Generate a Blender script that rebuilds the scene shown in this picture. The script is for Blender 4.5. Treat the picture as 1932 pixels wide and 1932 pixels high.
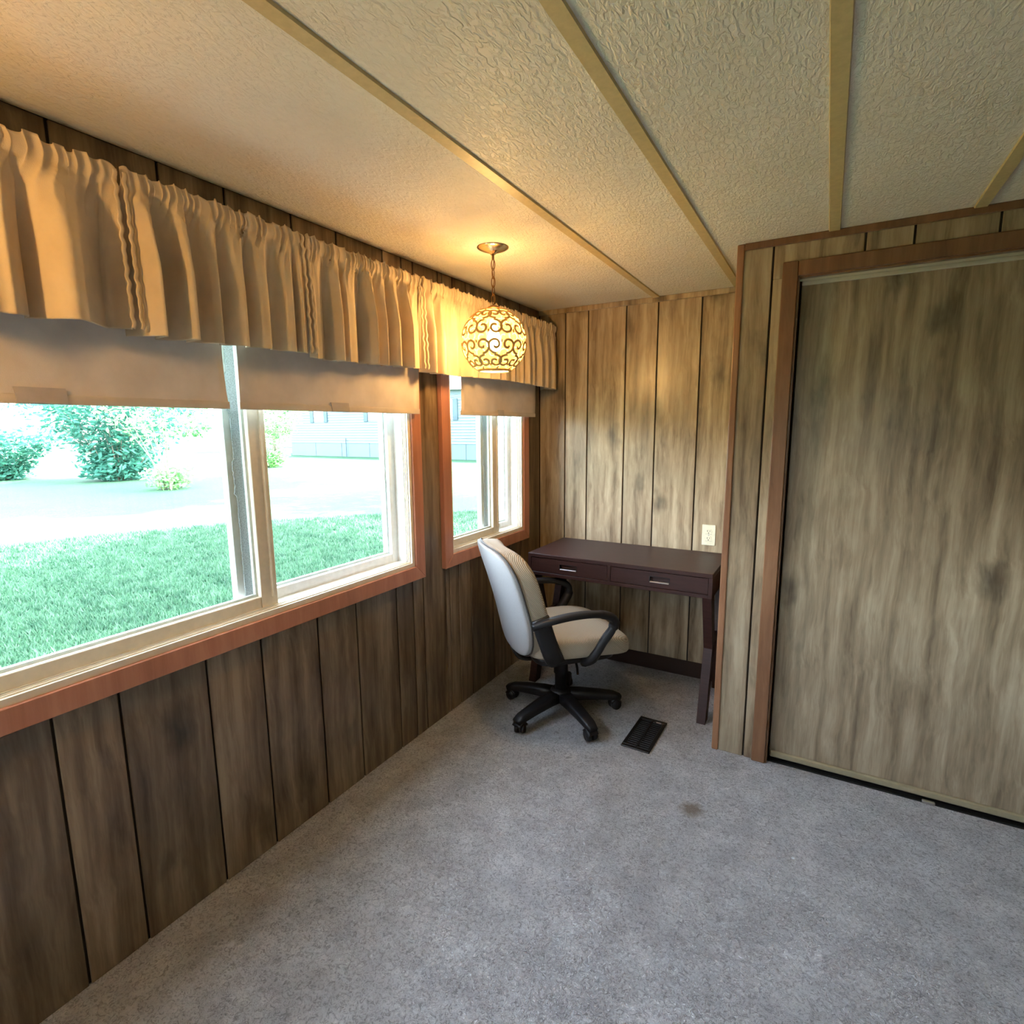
import bpy, bmesh, math, random
from mathutils import Vector, Matrix
import numpy as np

for o in list(bpy.data.objects):
    bpy.data.objects.remove(o, do_unlink=True)
SC = bpy.context.scene
COL = SC.collection
PI = math.pi
rnd = random.Random(7)

# ------------------------------------------------------------------ camera
F_PX, YAW, PITCH, ROLL = 1025.52, 0.5227, 0.1545, -0.0083
cam_d = bpy.data.cameras.new('camera')
cam = bpy.data.objects.new('camera', cam_d)
COL.objects.link(cam)
cam_d.sensor_width = 36.0
cam_d.sensor_fit = 'HORIZONTAL'
cam_d.lens = F_PX / 1932.0 * 36.0
cam_d.clip_start = 0.02
cam_d.clip_end = 400
fw = Vector((-math.sin(YAW) * math.cos(PITCH), math.cos(YAW) * math.cos(PITCH), -math.sin(PITCH)))
rt = Vector((math.cos(YAW), math.sin(YAW), 0))
up = rt.cross(fw)
rt2 = rt * math.cos(ROLL) + up * math.sin(ROLL)
up2 = -rt * math.sin(ROLL) + up * math.cos(ROLL)
cam.matrix_world = Matrix(((rt2.x, up2.x, -fw.x, 1.5729), (rt2.y, up2.y, -fw.y, 0.0),
                           (rt2.z, up2.z, -fw.z, 1.4352), (0, 0, 0, 1)))
SC.camera = cam

# ------------------------------------------------------------------ sky, sun, exposure
SKY_STRENGTH = 4.4
SUN_ENERGY = 55.0
BULB_RADIANCE = 270.0
w = bpy.data.worlds.new('sky')
SC.world = w
w.use_nodes = True
nt = w.node_tree
bg = nt.nodes['Background']
sky = nt.nodes.new('ShaderNodeTexSky')
sky.sky_type = 'NISHITA'
sky.sun_disc = False
sky.sun_elevation = math.radians(55)
sky.sun_rotation = math.radians(45)
sky.air_density = 1.0
sky.dust_density = 3.0
sky.ozone_density = 1.0
hs = nt.nodes.new('ShaderNodeHueSaturation')
hs.inputs['Saturation'].default_value = 0.55
nt.links.new(sky.outputs[0], hs.inputs['Color'])
nt.links.new(hs.outputs[0], bg.inputs[0])
bg.inputs[1].default_value = SKY_STRENGTH

sun_d = bpy.data.lights.new('sun', 'SUN')
sun_d.energy = SUN_ENERGY
sun_d.angle = math.radians(0.6)
sun_d.color = (1.0, 0.95, 0.86)
sun = bpy.data.objects.new('sun', sun_d)
COL.objects.link(sun)
sun.rotation_euler = (-Vector((0.62, 0.58, 1.25))).to_track_quat('-Z', 'Y').to_euler()
sun.location = (20, 20, 40)

SC.view_settings.view_transform = 'Standard'
SC.view_settings.look = 'None'
SC.view_settings.exposure = 0.85
SC.view_settings.gamma = 1.0
SC.view_settings.use_curve_mapping = False
SC.cycles.use_denoising = True
SC.cycles.max_bounces = 8
SC.cycles.diffuse_bounces = 5
SC.cycles.transparent_max_bounces = 24
SC.cycles.sample_clamp_indirect = 6.0
SC.cycles.caustics_reflective = False
SC.cycles.caustics_refractive = False

# ------------------------------------------------------------------ helpers: objects
def link(o, parent=None, label=None, cat=None, group=None, kind=None):
    COL.objects.link(o)
    if parent is not None:
        o.parent = parent
    if label: o['label'] = label
    if cat: o['category'] = cat
    if group: o['group'] = group
    if kind: o['kind'] = kind
    return o

def empty(name, loc=(0, 0, 0), rz=0.0, **kw):
    o = bpy.data.objects.new(name, None)
    o.empty_display_size = 0.05
    o.location = loc
    o.rotation_euler = (0, 0, rz)
    return link(o, **kw)

def mesh_from(bm, name, mat, smooth=False):
    me = bpy.data.meshes.new(name)
    bm.normal_update()
    bm.to_mesh(me)
    bm.free()
    if mat is not None:
        me.materials.append(mat)
    if smooth:
        for p in me.polygons:
            p.use_smooth = True
    return me

def obj(name, bm, mat, parent=None, smooth=False, **kw):
    me = mesh_from(bm, name, mat, smooth) if isinstance(bm, bmesh.types.BMesh) else bm
    o = bpy.data.objects.new(name, me)
    return link(o, parent, **kw)

def bx(bm, x0, x1, y0, y1, z0, z1, bev=0.0, seg=1):
    vs = [bm.verts.new((x, y, z)) for z in (z0, z1) for y in (y0, y1) for x in (x0, x1)]
    idx = [(0, 2, 3, 1), (4, 5, 7, 6), (0, 1, 5, 4), (2, 6, 7, 3), (0, 4, 6, 2), (1, 3, 7, 5)]
    fs = [bm.faces.new([vs[i] for i in q]) for q in idx]
    if bev > 0:
        es = list({e for f in fs for e in f.edges})
        bmesh.ops.bevel(bm, geom=es, offset=bev, segments=seg, affect='EDGES', profile=0.5)
    return vs

def box(x0, x1, y0, y1, z0, z1, bev=0.0, seg=1):
    bm = bmesh.new()
    bx(bm, x0, x1, y0, y1, z0, z1, bev, seg)
    return bm

def prism(bm, pts, d0, d1, axis):
    """extrude polygon pts (2d) between d0, d1 along axis; 2d axes are the other two in order"""
    def P(a, b, d):
        return {0: (d, a, b), 1: (a, d, b), 2: (a, b, d)}[axis]
    A = [bm.verts.new(P(a, b, d0)) for a, b in pts]
    B = [bm.verts.new(P(a, b, d1)) for a, b in pts]
    n = len(pts)
    bm.faces.new(A)
    bm.faces.new(B[::-1])
    for i in range(n):
        bm.faces.new((A[i], B[i], B[(i + 1) % n], A[(i + 1) % n]))
    bmesh.ops.recalc_face_normals(bm, faces=bm.faces[:])

def sweep(bm, path, ws, hs, upv=(0, 0, 1), n=10, closed=False, power=2.0):
    """sweep an (elliptic / squarish) section along path; ws across, hs along up"""
    path = [Vector(p) for p in path]
    N = len(path)
    if not isinstance(ws, (list, tuple)): ws = [ws] * N
    if not isinstance(hs, (list, tuple)): hs = [hs] * N
    upv = Vector(upv)
    rings = []
    for i, p in enumerate(path):
        if closed:
            t = path[(i + 1) % N] - path[i - 1]
        else:
            t = path[min(i + 1, N - 1)] - path[max(i - 1, 0)]
        t.normalize()
        a = t.cross(upv)
        if a.length < 1e-4: a = t.cross(Vector((1, 0, 0)))
        a.normalize()
        b = a.cross(t).normalized()
        ring = []
        for k in range(n):
            th = 2 * PI * (k + 0.5) / n
            c, s = math.cos(th), math.sin(th)
            c = math.copysign(abs(c) ** (2 / power), c)
            s = math.copysign(abs(s) ** (2 / power), s)
            ring.append(bm.verts.new(p + a * (c * ws[i] / 2) + b * (s * hs[i] / 2)))
        rings.append(ring)
    M = N if closed else N - 1
    for i in range(M):
        r0, r1 = rings[i], rings[(i + 1) % N]
        for k in range(n):
            bm.faces.new((r0[k], r0[(k + 1) % n], r1[(k + 1) % n], r1[k]))
    if not closed:
        bm.faces.new(rings[0][::-1])
        bm.faces.new(rings[-1])
    bmesh.ops.recalc_face_normals(bm, faces=bm.faces[:])

def lathe(bm, prof, n=32, c=(0, 0, 0)):
    rings = []
    for r, z in prof:
        if r < 1e-6:
            rings.append([bm.verts.new((c[0], c[1], c[2] + z))])
        else:
            rings.append([bm.verts.new((c[0] + r * math.cos(2 * PI * k / n), c[1] + r * math.sin(2 * PI * k / n), c[2] + z)) for k in range(n)])
    for a, b in zip(rings, rings[1:]):
        if len(a) == 1 and len(b) == 1: continue
        for k in range(n):
            k2 = (k + 1) % n
            if len(a) == 1: bm.faces.new((a[0], b[k], b[k2]))
            elif len(b) == 1: bm.faces.new((a[k], b[0], a[k2]))
            else: bm.faces.new((a[k], b[k], b[k2], a[k2]))
    bmesh.ops.recalc_face_normals(bm, faces=bm.faces[:])

def rbox(dims, ex=(5, 5, 5), cuts=14, deform=None):
    """rounded pillow box from a subdivided cube; ex = roundness exponents"""
    bm = bmesh.new()
    bmesh.ops.create_cube(bm, size=2.0)
    bmesh.ops.subdivide_edges(bm, edges=bm.edges[:], cuts=cuts, use_grid_fill=True)
    for v in bm.verts:
        p = v.co
        a = [abs(p.x) ** ex[0], abs(p.y) ** ex[1], abs(p.z) ** ex[2]]
        s = sum(a) ** (1.0 / (sum(ex) / 3.0))
        q = Vector((p.x / s * dims[0] / 2, p.y / s * dims[1] / 2, p.z / s * dims[2] / 2))
        v.co = deform(q) if deform else q
    bmesh.ops.recalc_face_normals(bm, faces=bm.faces[:])
    return bm

def bez(pts, n=24):
    """catmull-rom through pts"""
    P = [Vector(p) for p in pts]
    P = [P[0] * 2 - P[1]] + P + [P[-1] * 2 - P[-2]]
    out = []
    m = len(P) - 3
    for i in range(m):
        for k in range(n):
            t = k / n
            a, b, c, d = P[i:i + 4]
            out.append(0.5 * ((2 * b) + (c - a) * t + (2 * a - 5 * b + 4 * c - d) * t * t + (3 * b - a - 3 * c + d) * t ** 3))
    out.append(P[-2])
    return out

# ------------------------------------------------------------------ helpers: materials
class NT:
    def __init__(self, name):
        self.m = bpy.data.materials.new(name)
        self.m.use_nodes = True
        self.t = self.m.node_tree
        self.b = self.t.nodes['Principled BSDF']
        self.out = self.t.nodes['Material Output']
    def n(self, typ, **kw):
        nd = self.t.nodes.new(typ)
        for k, v in kw.items():
            if k.startswith('i_'):
                key = k[2:]
                key = int(key) if key.isdigit() else key.replace('_', ' ')
                nd.inputs[key].default_value = v
            else:
                setattr(nd, k, v)
        return nd
    def l(self, a, b):
        self.t.links.new(a, b)
    def coord(self, scale=(1, 1, 1), which='Object', loc=(0, 0, 0), rand=False):
        tc = self.n('ShaderNodeTexCoord')
        mp = self.n('ShaderNodeMapping')
        mp.inputs['Scale'].default_value = scale
        mp.inputs['Location'].default_value = loc
        src = tc.outputs[which]
        if rand:
            oi = self.n('ShaderNodeObjectInfo')
            mu = self.n('ShaderNodeMath', operation='MULTIPLY', i_1=37.0)
            self.l(oi.outputs['Random'], mu.inputs[0])
            ad = self.n('ShaderNodeVectorMath', operation='ADD')
            self.l(src, ad.inputs[0]); self.l(mu.outputs[0], ad.inputs[1])
            src = ad.outputs[0]
        self.l(src, mp.inputs['Vector'])
        return mp.outputs[0]
    def noise(self, vec, scale, detail=4.0, rough=0.55, dist=0.0):
        nd = self.n('ShaderNodeTexNoise')
        nd.inputs['Scale'].default_value = scale
        nd.inputs['Detail'].default_value = detail
        nd.inputs['Roughness'].default_value = rough
        nd.inputs['Distortion'].default_value = dist
        self.l(vec, nd.inputs['Vector'])
        return nd.outputs['Fac']
    def ramp(self, fac, stops, interp='LINEAR'):
        r = self.n('ShaderNodeValToRGB')
        r.color_ramp.interpolation = interp
        while len(r.color_ramp.elements) < len(stops):
            r.color_ramp.elements.new(0.5)
        for e, (p, c) in zip(r.color_ramp.elements, stops):
            e.position = p
            e.color = (c[0], c[1], c[2], 1) if not isinstance(c, (int, float)) else (c, c, c, 1)
        self.l(fac, r.inputs[0])
        return r.outputs[0]
    def mix(self, fac, a, b, mode='MIX'):
        nd = self.n('ShaderNodeMix', data_type='RGBA', blend_type=mode)
        if isinstance(fac, (int, float)): nd.inputs[0].default_value = fac
        else: self.l(fac, nd.inputs[0])
        for s, v in ((nd.inputs[6], a), (nd.inputs[7], b)):
            if isinstance(v, tuple): s.default_value = (v[0], v[1], v[2], 1)
            else: self.l(v, s)
        return nd.outputs[2]
    def math(self, op, a, b=None):
        nd = self.n('ShaderNodeMath', operation=op)
        for i, v in enumerate((a, b)):
            if v is None: continue
            if isinstance(v, (int, float)): nd.inputs[i].default_value = v
            else: self.l(v, nd.inputs[i])
        return nd.outputs[0]
    def color(self, c):
        s = self.b.inputs['Base Color']
        if isinstance(c, tuple): s.default_value = (c[0], c[1], c[2], 1)
        else: self.l(c, s)
        return self
    def rough(self, v, spec=None):
        s = self.b.inputs['Roughness']
        if isinstance(v, (int, float)): s.default_value = v
        else: self.l(v, s)
        if spec is not None: self.b.inputs['Specular IOR Level'].default_value = spec
        return self
    def bump(self, h, strength=0.3, dist=0.01, prev=None):
        nd = self.n('ShaderNodeBump')
        nd.inputs['Strength'].default_value = strength
        nd.inputs['Distance'].default_value = dist
        self.l(h, nd.inputs['Height'])
        if prev is not None: self.l(prev, nd.inputs['Normal'])
        self.l(nd.outputs[0], self.b.inputs['Normal'])
        return nd.outputs[0]

def simple(name, col, rough=0.5, metal=0.0, spec=0.5, var=0.06, vs=40.0, bump=0.0):
    """plain material with a faint procedural variation of tone"""
    N = NT(name)
    v = N.coord()
    f = N.noise(v, vs, 3.0)
    a = tuple(max(0, c * (1 - var)) for c in col)
    b = tuple(min(1, c * (1 + var)) for c in col)
    N.color(N.ramp(f, [(0.3, a), (0.7, b)]))
    N.rough(rough, spec)
    N.b.inputs['Metallic'].default_value = metal
    if bump: N.bump(f, bump, 0.004)
    return N.m

def panel_wood(name, dark, mid, light, knots=True, tone=0.16, rough=0.30):
    """printed wood-grain panelling: vertical streaks, broad tone, knots, one tone per piece"""
    N = NT(name)
    v = N.coord((1, 1, 0.055), rand=True)
    v2 = N.coord((1, 1, 0.16), rand=True)
    v3 = N.coord((1, 1, 0.55), rand=True)
    warp = N.noise(v3, 5.0, 3.0)
    wv = N.n('ShaderNodeVectorMath', operation='ADD')
    ws = N.n('ShaderNodeVectorMath', operation='SCALE')
    N.l(warp, ws.inputs[0]); ws.inputs['Scale'].default_value = 0.05
    N.l(v, wv.inputs[0]); N.l(ws.outputs[0], wv.inputs[1])
    f1 = N.noise(wv.outputs[0], 24.0, 6.0, 0.60)
    f2 = N.noise(v2, 13.0, 4.0, 0.6, 0.6)
    f3 = N.noise(wv.outputs[0], 150.0, 4.0, 0.6)
    s = N.math('ADD', N.math('MULTIPLY', f1, 0.55), N.math('MULTIPLY', f2, 0.33))
    s = N.math('ADD', s, N.math('MULTIPLY', f3, 0.12))
    c = N.ramp(s, [(0.37, dark), (0.5, mid), (0.62, light)])
    if knots:
        vo = N.n('ShaderNodeTexVoronoi', feature='F1')
        vo.inputs['Scale'].default_value = 4.2
        vd = N.n('ShaderNodeVectorMath', operation='ADD')
        nz = N.n('ShaderNodeTexNoise'); nz.inputs['Scale'].default_value = 22.0
        N.l(v3, nz.inputs['Vector'])
        sc = N.n('ShaderNodeVectorMath', operation='SCALE'); sc.inputs['Scale'].default_value = 0.07
        N.l(nz.outputs['Color'], sc.inputs[0])
        N.l(v3, vd.inputs[0]); N.l(sc.outputs[0], vd.inputs[1])
        N.l(vd.outputs[0], vo.inputs['Vector'])
        k = N.ramp(vo.outputs['Distance'], [(0.05, 0.36), (0.13, 0.62), (0.24, 1.0)])
        c = N.mix(1.0, c, k, 'MULTIPLY')
    oi = N.n('ShaderNodeObjectInfo')
    t = N.ramp(oi.outputs['Random'], [(0.0, 1 - tone), (1.0, 1 + tone * 0.45)])
    c = N.mix(1.0, c, t, 'MULTIPLY')
    N.color(c).rough(rough, 0.45)
    N.bump(f3, 0.10, 0.002)
    return N.m

M = {}
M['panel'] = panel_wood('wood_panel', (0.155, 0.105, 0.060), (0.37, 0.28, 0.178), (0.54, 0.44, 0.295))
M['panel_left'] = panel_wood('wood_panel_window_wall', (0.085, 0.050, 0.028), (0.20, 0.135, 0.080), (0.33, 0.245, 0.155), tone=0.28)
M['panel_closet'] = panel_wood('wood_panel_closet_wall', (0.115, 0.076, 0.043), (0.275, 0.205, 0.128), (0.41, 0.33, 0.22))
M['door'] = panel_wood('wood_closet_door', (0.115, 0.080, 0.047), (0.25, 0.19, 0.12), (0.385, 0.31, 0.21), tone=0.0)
M['groove'] = simple('groove_dark', (0.02, 0.014, 0.009), 0.8)
M['corner_trim'] = panel_wood('red_brown_trim', (0.15, 0.065, 0.032), (0.22, 0.105, 0.052), (0.29, 0.15, 0.08), knots=False, tone=0.0)
M['casing_wood'] = panel_wood('window_casing_wood', (0.40, 0.165, 0.095), (0.48, 0.205, 0.125), (0.54, 0.25, 0.155), knots=False, tone=0.0, rough=0.42)
M['door_casing'] = panel_wood('door_casing_wood', (0.105, 0.047, 0.022), (0.16, 0.076, 0.036), (0.205, 0.104, 0.052), knots=False, tone=0.0)
M['baseboard'] = simple('baseboard_brown', (0.030, 0.013, 0.008), 0.5)
M['vinyl'] = simple('window_vinyl_white', (0.80, 0.80, 0.76), 0.35)
M['vinyl_tan'] = simple('window_vinyl_tan', (0.74, 0.66, 0.52), 0.4)
M['pile'] = simple('weatherstrip_shaded_grey', (0.46, 0.50, 0.52), 0.9, var=0.4, vs=300)
M['brass'] = simple('polished_brass', (0.72, 0.60, 0.36), 0.22, 1.0)
M['brass_old'] = simple('antique_brass', (0.30, 0.17, 0.07), 0.4, 1.0)
M['white_metal'] = simple('track_metal', (0.50, 0.46, 0.38), 0.4, 0.3)
M['olive_metal'] = simple('track_olive', (0.34, 0.29, 0.18), 0.4, 0.4)
M['black_plastic'] = simple('black_plastic', (0.009, 0.0085, 0.0095), 0.45, 0.0, 0.35)
M['black_metal'] = simple('black_vent_metal', (0.012, 0.012, 0.012), 0.35, 0.3)
M['dark_hole'] = simple('dark_hole', (0.004, 0.004, 0.004), 0.9)
M['ivory'] = simple('ivory_plastic', (0.80, 0.74, 0.55), 0.35)
M['silver'] = simple('brushed_silver', (0.55, 0.53, 0.50), 0.35, 1.0)
M['plain_wall'] = simple('plain_panel', (0.34, 0.26, 0.17), 0.6)
M['exterior'] = simple('exterior_siding', (0.75, 0.75, 0.72), 0.6)
M['batten'] = simple('ceiling_batten', (0.60, 0.47, 0.22), 0.45, var=0.08, vs=60)

def desk_mat():
    N = NT('espresso_wood')
    v = N.coord((0.12, 1, 1))
    f = N.noise(v, 90.0, 5.0, 0.6)
    N.color(N.ramp(f, [(0.3, (0.022, 0.0085, 0.007)), (0.7, (0.040, 0.0155, 0.0125))]))
    N.rough(0.42, 0.28)
    return N.m
M['desk'] = desk_mat()

def ceiling_mat():
    N = NT('textured_ceiling')
    v = N.coord((95, 42, 1))
    f = N.noise(v, 1.0, 3.0, 0.5, 0.8)
    h = N.ramp(f, [(0.42, 0.0), (0.60, 1.0)])
    v2 = N.coord((1, 1, 1))
    f2 = N.noise(v2, 3.0, 2.0)
    N.color(N.ramp(f2, [(0.3, (0.80, 0.74, 0.61)), (0.7, (0.85, 0.80, 0.67))]))
    N.rough(0.5, 0.4)
    N.bump(h, 0.45, 0.005)
    return N.m
M['ceiling'] = ceiling_mat()

def carpet_mat():
    N = NT('carpet')
    v = N.coord()
    big = N.noise(v, 2.2, 3.0, 0.6)
    mid = N.noise(v, 9.0, 3.0, 0.6)
    fine = N.noise(v, 78.0, 4.0, 0.75, 1.6)
    fib = N.noise(v, 330.0, 2.0, 0.6)
    c = N.ramp(big, [(0.35, (0.62, 0.617, 0.615)), (0.65, (0.71, 0.705, 0.705))])
    c = N.mix(0.55, c, N.ramp(mid, [(0.36, (0.66, 0.65, 0.66)), (0.64, (1.12, 1.12, 1.12))]), 'MULTIPLY')
    c = N.mix(0.8, c, N.ramp(fine, [(0.38, (0.36, 0.35, 0.35)), (0.50, (1.0, 1.0, 1.0)), (0.62, (1.18, 1.18, 1.18))]), 'MULTIPLY')
    # a small brown spill on the carpet
    tc = N.n('ShaderNodeTexCoord')
    ds = N.n('ShaderNodeVectorMath', operation='DISTANCE')
    N.l(tc.outputs['Object'], ds.inputs[0]); ds.inputs[1].default_value = (1.226, 1.947, 0.0)
    wob = N.math('ADD', ds.outputs['Value'], N.math('MULTIPLY', N.math('SUBTRACT', N.noise(v, 40.0, 3.0), 0.5), 0.05))
    st = N.ramp(wob, [(0.018, 0.85), (0.055, 0.0)])
    c = N.mix(st, c, (0.19, 0.125, 0.055))
    N.color(c).rough(0.95, 0.1)
    N.b.inputs['Sheen Weight'].default_value = 0.25
    N.b.inputs['Sheen Roughness'].default_value = 0.6
    b1 = N.bump(fine, 1.0, 0.026)
    N.bump(fib, 0.5, 0.004, prev=b1)
    return N.m
M['carpet'] = carpet_mat()

def cloth_mat(name, col, transl=0.25, weave=700.0):
    N = NT(name)
    v = N.coord()
    f = N.noise(v, 14.0, 3.0)
    fw_ = N.noise(v, weave, 2.0)
    c = N.ramp(f, [(0.3, tuple(x * 0.92 for x in col)), (0.7, tuple(min(1, x * 1.06) for x in col))])
    N.color(c).rough(0.85, 0.2)
    N.bump(fw_, 0.25, 0.002)
    tr = N.n('ShaderNodeBsdfTranslucent')
    N.l(c, tr.inputs['Color'])
    mx = N.n('ShaderNodeMixShader'); mx.inputs[0].default_value = transl
    N.l(N.b.outputs[0], mx.inputs[1]); N.l(tr.outputs[0], mx.inputs[2])
    N.l(mx.outputs[0], N.out.inputs[0])
    return N.m
M['valance'] = cloth_mat('valance_cotton', (0.66, 0.54, 0.38), 0.12)
M['shade'] = cloth_mat('shade_vinyl', (0.66, 0.585, 0.53), 0.10, 900)
M['tab'] = simple('pull_tab_vinyl', (0.47, 0.43, 0.44), 0.3)

def glass_mat(tint=(0.95, 0.985, 0.98)):
    N = NT('window_glass')
    tr = N.n('ShaderNodeBsdfTransparent'); tr.inputs[0].default_value = (*tint, 1)
    gl = N.n('ShaderNodeBsdfGlossy'); gl.inputs['Roughness'].default_value = 0.02
    lw = N.n('ShaderNodeLayerWeight'); lw.inputs[0].default_value = 0.5
    fr = N.math('ADD', N.math('MULTIPLY', N.math('POWER', lw.outputs['Facing'], 5.0), 0.5), 0.02)
    mx = N.n('ShaderNodeMixShader')
    N.l(fr, mx.inputs[0]); N.l(tr.outputs[0], mx.inputs[1]); N.l(gl.outputs[0], mx.inputs[2])
    N.l(mx.outputs[0], N.out.inputs[0])
    return N.m
M['glass'] = glass_mat()

def chair_fabric(name, a, b, stripe=True):
    N = NT(name)
    v = N.coord()
    f = N.noise(v, 500.0, 2.0)
    if stripe:
        wv = N.n('ShaderNodeTexWave', wave_type='BANDS', bands_direction='DIAGONAL')
        wv.inputs['Scale'].default_value = 75.0
        wv.inputs['Distortion'].default_value = 0.6
        N.l(v, wv.inputs['Vector'])
        fac = wv.outputs['Fac']
        N.color(N.ramp(fac, [(0.25, a), (0.7, b)]))
        N.bump(fac, 0.35, 0.003)
    else:
        ch = N.n('ShaderNodeTexChecker'); ch.inputs['Scale'].default_value = 380.0
        N.l(v, ch.inputs['Vector'])
        N.color(N.mix(N.math('MULTIPLY', f, 1.0), a, b))
        N.bump(f, 0.4, 0.002)
    N.rough(0.9, 0.2)
    return N.m
M['fabric'] = chair_fabric('chair_fabric', (0.28, 0.235, 0.175), (0.42, 0.365, 0.28))
M['fabric_back'] = chair_fabric('chair_back_fabric', (0.25, 0.245, 0.24), (0.41, 0.40, 0.385), False)
M['piping'] = simple('chair_piping', (0.05, 0.045, 0.04), 0.7, var=0.8, vs=420)

# ------------------------------------------------------------------ room shell
H, YF, YC, XC, XR, YB = 2.13, 3.087, 2.401, 1.224, 3.60, -2.60
T = 0.10
ZS0, ZS1 = 0.825, 1.93           # window opening, sill and head
W1 = (0.215, 1.83)
W2 = (2.107, 2.835)
W0 = (-2.00, -0.385)

floor = obj('floor', box(-T, XR + T, YB - T, YF + T, -0.12, 0.0), M['carpet'], kind='structure')

# ceiling: slab, textured panels and battens
ceiling = obj('ceiling', box(-T, XR + T, YB - T, YF + T, H + 0.012, H + 0.14), M['plain_wall'], kind='structure')
bat = [0.7155, 1.1305, 1.5445, 1.9515, 2.364, 2.776, 3.188]
edges = [0.0] + bat + [XR]
for i in range(len(edges) - 1):
    obj('ceiling_panel', box(edges[i] + 0.001, edges[i + 1] - 0.001, YB, YF, H, H + 0.0115), M['ceiling'], ceiling)
for x in bat:
    bm = bmesh.new()
    prism(bm, [(x - 0.0185, H), (x - 0.0165, H - 0.006), (x + 0.0165, H - 0.006), (x + 0.0185, H)], YB, YF, 1)
    obj('ceiling_batten', bm, M['batten'], ceiling)

# left wall core with window openings
bm = bmesh.new()
wins = [W0, W1, W2]
bx(bm, -T, -0.008, YB - T, YF + T, -0.12, ZS0)
bx(bm, -T, -0.008, YB - T, YF + T, ZS1, H + 0.14)
ys = [YB - T] + [v for wn in wins for v in wn] + [YF + T]
for a, b in zip(ys[0::2], ys[1::2]):
    bx(bm, -T, -0.008, a, b, ZS0, ZS1)
wall_left = obj('wall_left', bm, M['groove'], kind='structure')
# outer siding skin keeps the outside pale
bm = bmesh.new()
bx(bm, -T - 0.02, -T, YB - T, YF + T, -0.60, ZS0)
bx(bm, -T - 0.02, -T, YB - T, YF + T, ZS1, H + 0.14)
for a, b in zip(ys[0::2], ys[1::2]):
    bx(bm, -T - 0.02, -T, a, b, ZS0, ZS1)
obj('siding', bm, M['exterior'], wall_left)

GR = 0.0035   # half groove
lg = [-2.60, -2.37, -2.18, -1.945, -1.76, -1.53, -1.34, -1.105, -0.92, -0.69, -0.50, -0.265, -0.08, 0.11, 0.30, 0.50, 0.645, 0.88, 1.065, 1.296, 1.486, 1.72, 1.903, 2.0745, 2.185, 2.294, 2.52, 2.71, 2.94, YF]
def plank(parent, mat, axis, a, b, z0, z1, base, outward):
    """one plank 6 mm thick standing proud of the wall core"""
    if b - a < 0.012 or z1 - z0 < 0.012: return
    t0, t1 = (base - outward * 0.008, base)
    if axis == 'y':
        bm = box(min(t0, t1), max(t0, t1), a + GR, b - GR, z0, z1, 0.0018)
    else:
        bm = box(a + GR, b - GR, min(t0, t1), max(t0, t1), z0, z1, 0.0018)
    return obj('plank', bm, mat, parent)
for a, b in zip(lg, lg[1:]):
    cuts = [a, b]
    segs = [(a, b, 0.0, H)]
    for w0, w1 in wins:
        new = []
        for (s0, s1, z0, z1) in segs:
            if z1 - z0 < H or s1 <= w0 or s0 >= w1:
                new.append((s0, s1, z0, z1)); continue
            if s0 < w0: new.append((s0, w0, z0, z1))
            if s1 > w1: new.append((w1, s1, z0, z1))
            m0, m1 = max(s0, w0), min(s1, w1)
            new.append((m0, m1, 0.0, ZS0)); new.append((m0, m1, ZS1, H))
        segs = new
    for s0, s1, z0, z1 in segs:
        # keep grooves only at true groove positions
        if s1 - s0 < 0.03:
            continue
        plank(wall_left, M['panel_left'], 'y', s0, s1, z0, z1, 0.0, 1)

# far wall
wall_far = obj('wall_far', box(-T, XC + 0.2, YF + 0.008, YF + T, -0.12, H + 0.14), M['groove'], kind='structure')
fg = [0.0, 0.174, 0.319, 0.548, 0.727, 0.957, 1.145, XC]
for a, b in zip(fg, fg[1:]):
    plank(wall_far, M['panel'], 'x', a, b, 0.0, H, YF, -1)
obj('baseboard_far', box(0.0, XC, YF - 0.012, YF, 0.0, 0.09, 0.002), M['baseboard'], kind='structure')
obj('trim_1', box(0.0, XC, YF - 0.014, YF, H - 0.028, H, 0.003), M['panel'], kind='structure')

# closet: return wall, front wall above / beside the opening
DX0, DX1, DZ = 1.437, 3.05, 1.985
wall_return = obj('wall_return', box(XC, XC + 0.08, YC + 0.008, YF + 0.008, -0.12, H + 0.14), M['plain_wall'], kind='structure')
bm = bmesh.new()
bx(bm, XC + 0.002, DX0, YC + 0.008, YC + 0.075, -0.12, H + 0.14)
bx(bm, DX0, DX1, YC + 0.008, YC + 0.075, DZ, H + 0.14)
bx(bm, DX1, XR + T, YC + 0.008, YC + 0.075, -0.12, H + 0.14)
wall_closet = obj('wall_closet', bm, M['groove'], kind='structure')
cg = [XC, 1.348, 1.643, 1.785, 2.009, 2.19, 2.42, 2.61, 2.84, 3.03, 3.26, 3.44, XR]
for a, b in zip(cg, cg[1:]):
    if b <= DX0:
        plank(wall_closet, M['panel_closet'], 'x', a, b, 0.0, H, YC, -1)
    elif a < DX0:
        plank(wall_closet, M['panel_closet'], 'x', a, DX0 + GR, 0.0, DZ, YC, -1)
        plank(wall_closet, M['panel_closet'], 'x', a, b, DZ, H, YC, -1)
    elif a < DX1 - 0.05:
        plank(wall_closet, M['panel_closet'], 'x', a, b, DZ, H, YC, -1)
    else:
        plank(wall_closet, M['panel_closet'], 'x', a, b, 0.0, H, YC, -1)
# corner moulding
bm = bmesh.new()
bx(bm, XC - 0.006, XC + 0.021, YC - 0.007, YC + 0.02, 0.0, H, 0.004, 2)
obj('trim_2', bm, M['corner_trim'], kind='structure')
obj('trim_3', box(XC + 0.021, XR, YC - 0.010, YC, H - 0.026, H, 0.003), M['door_casing'], kind='structure')
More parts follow.
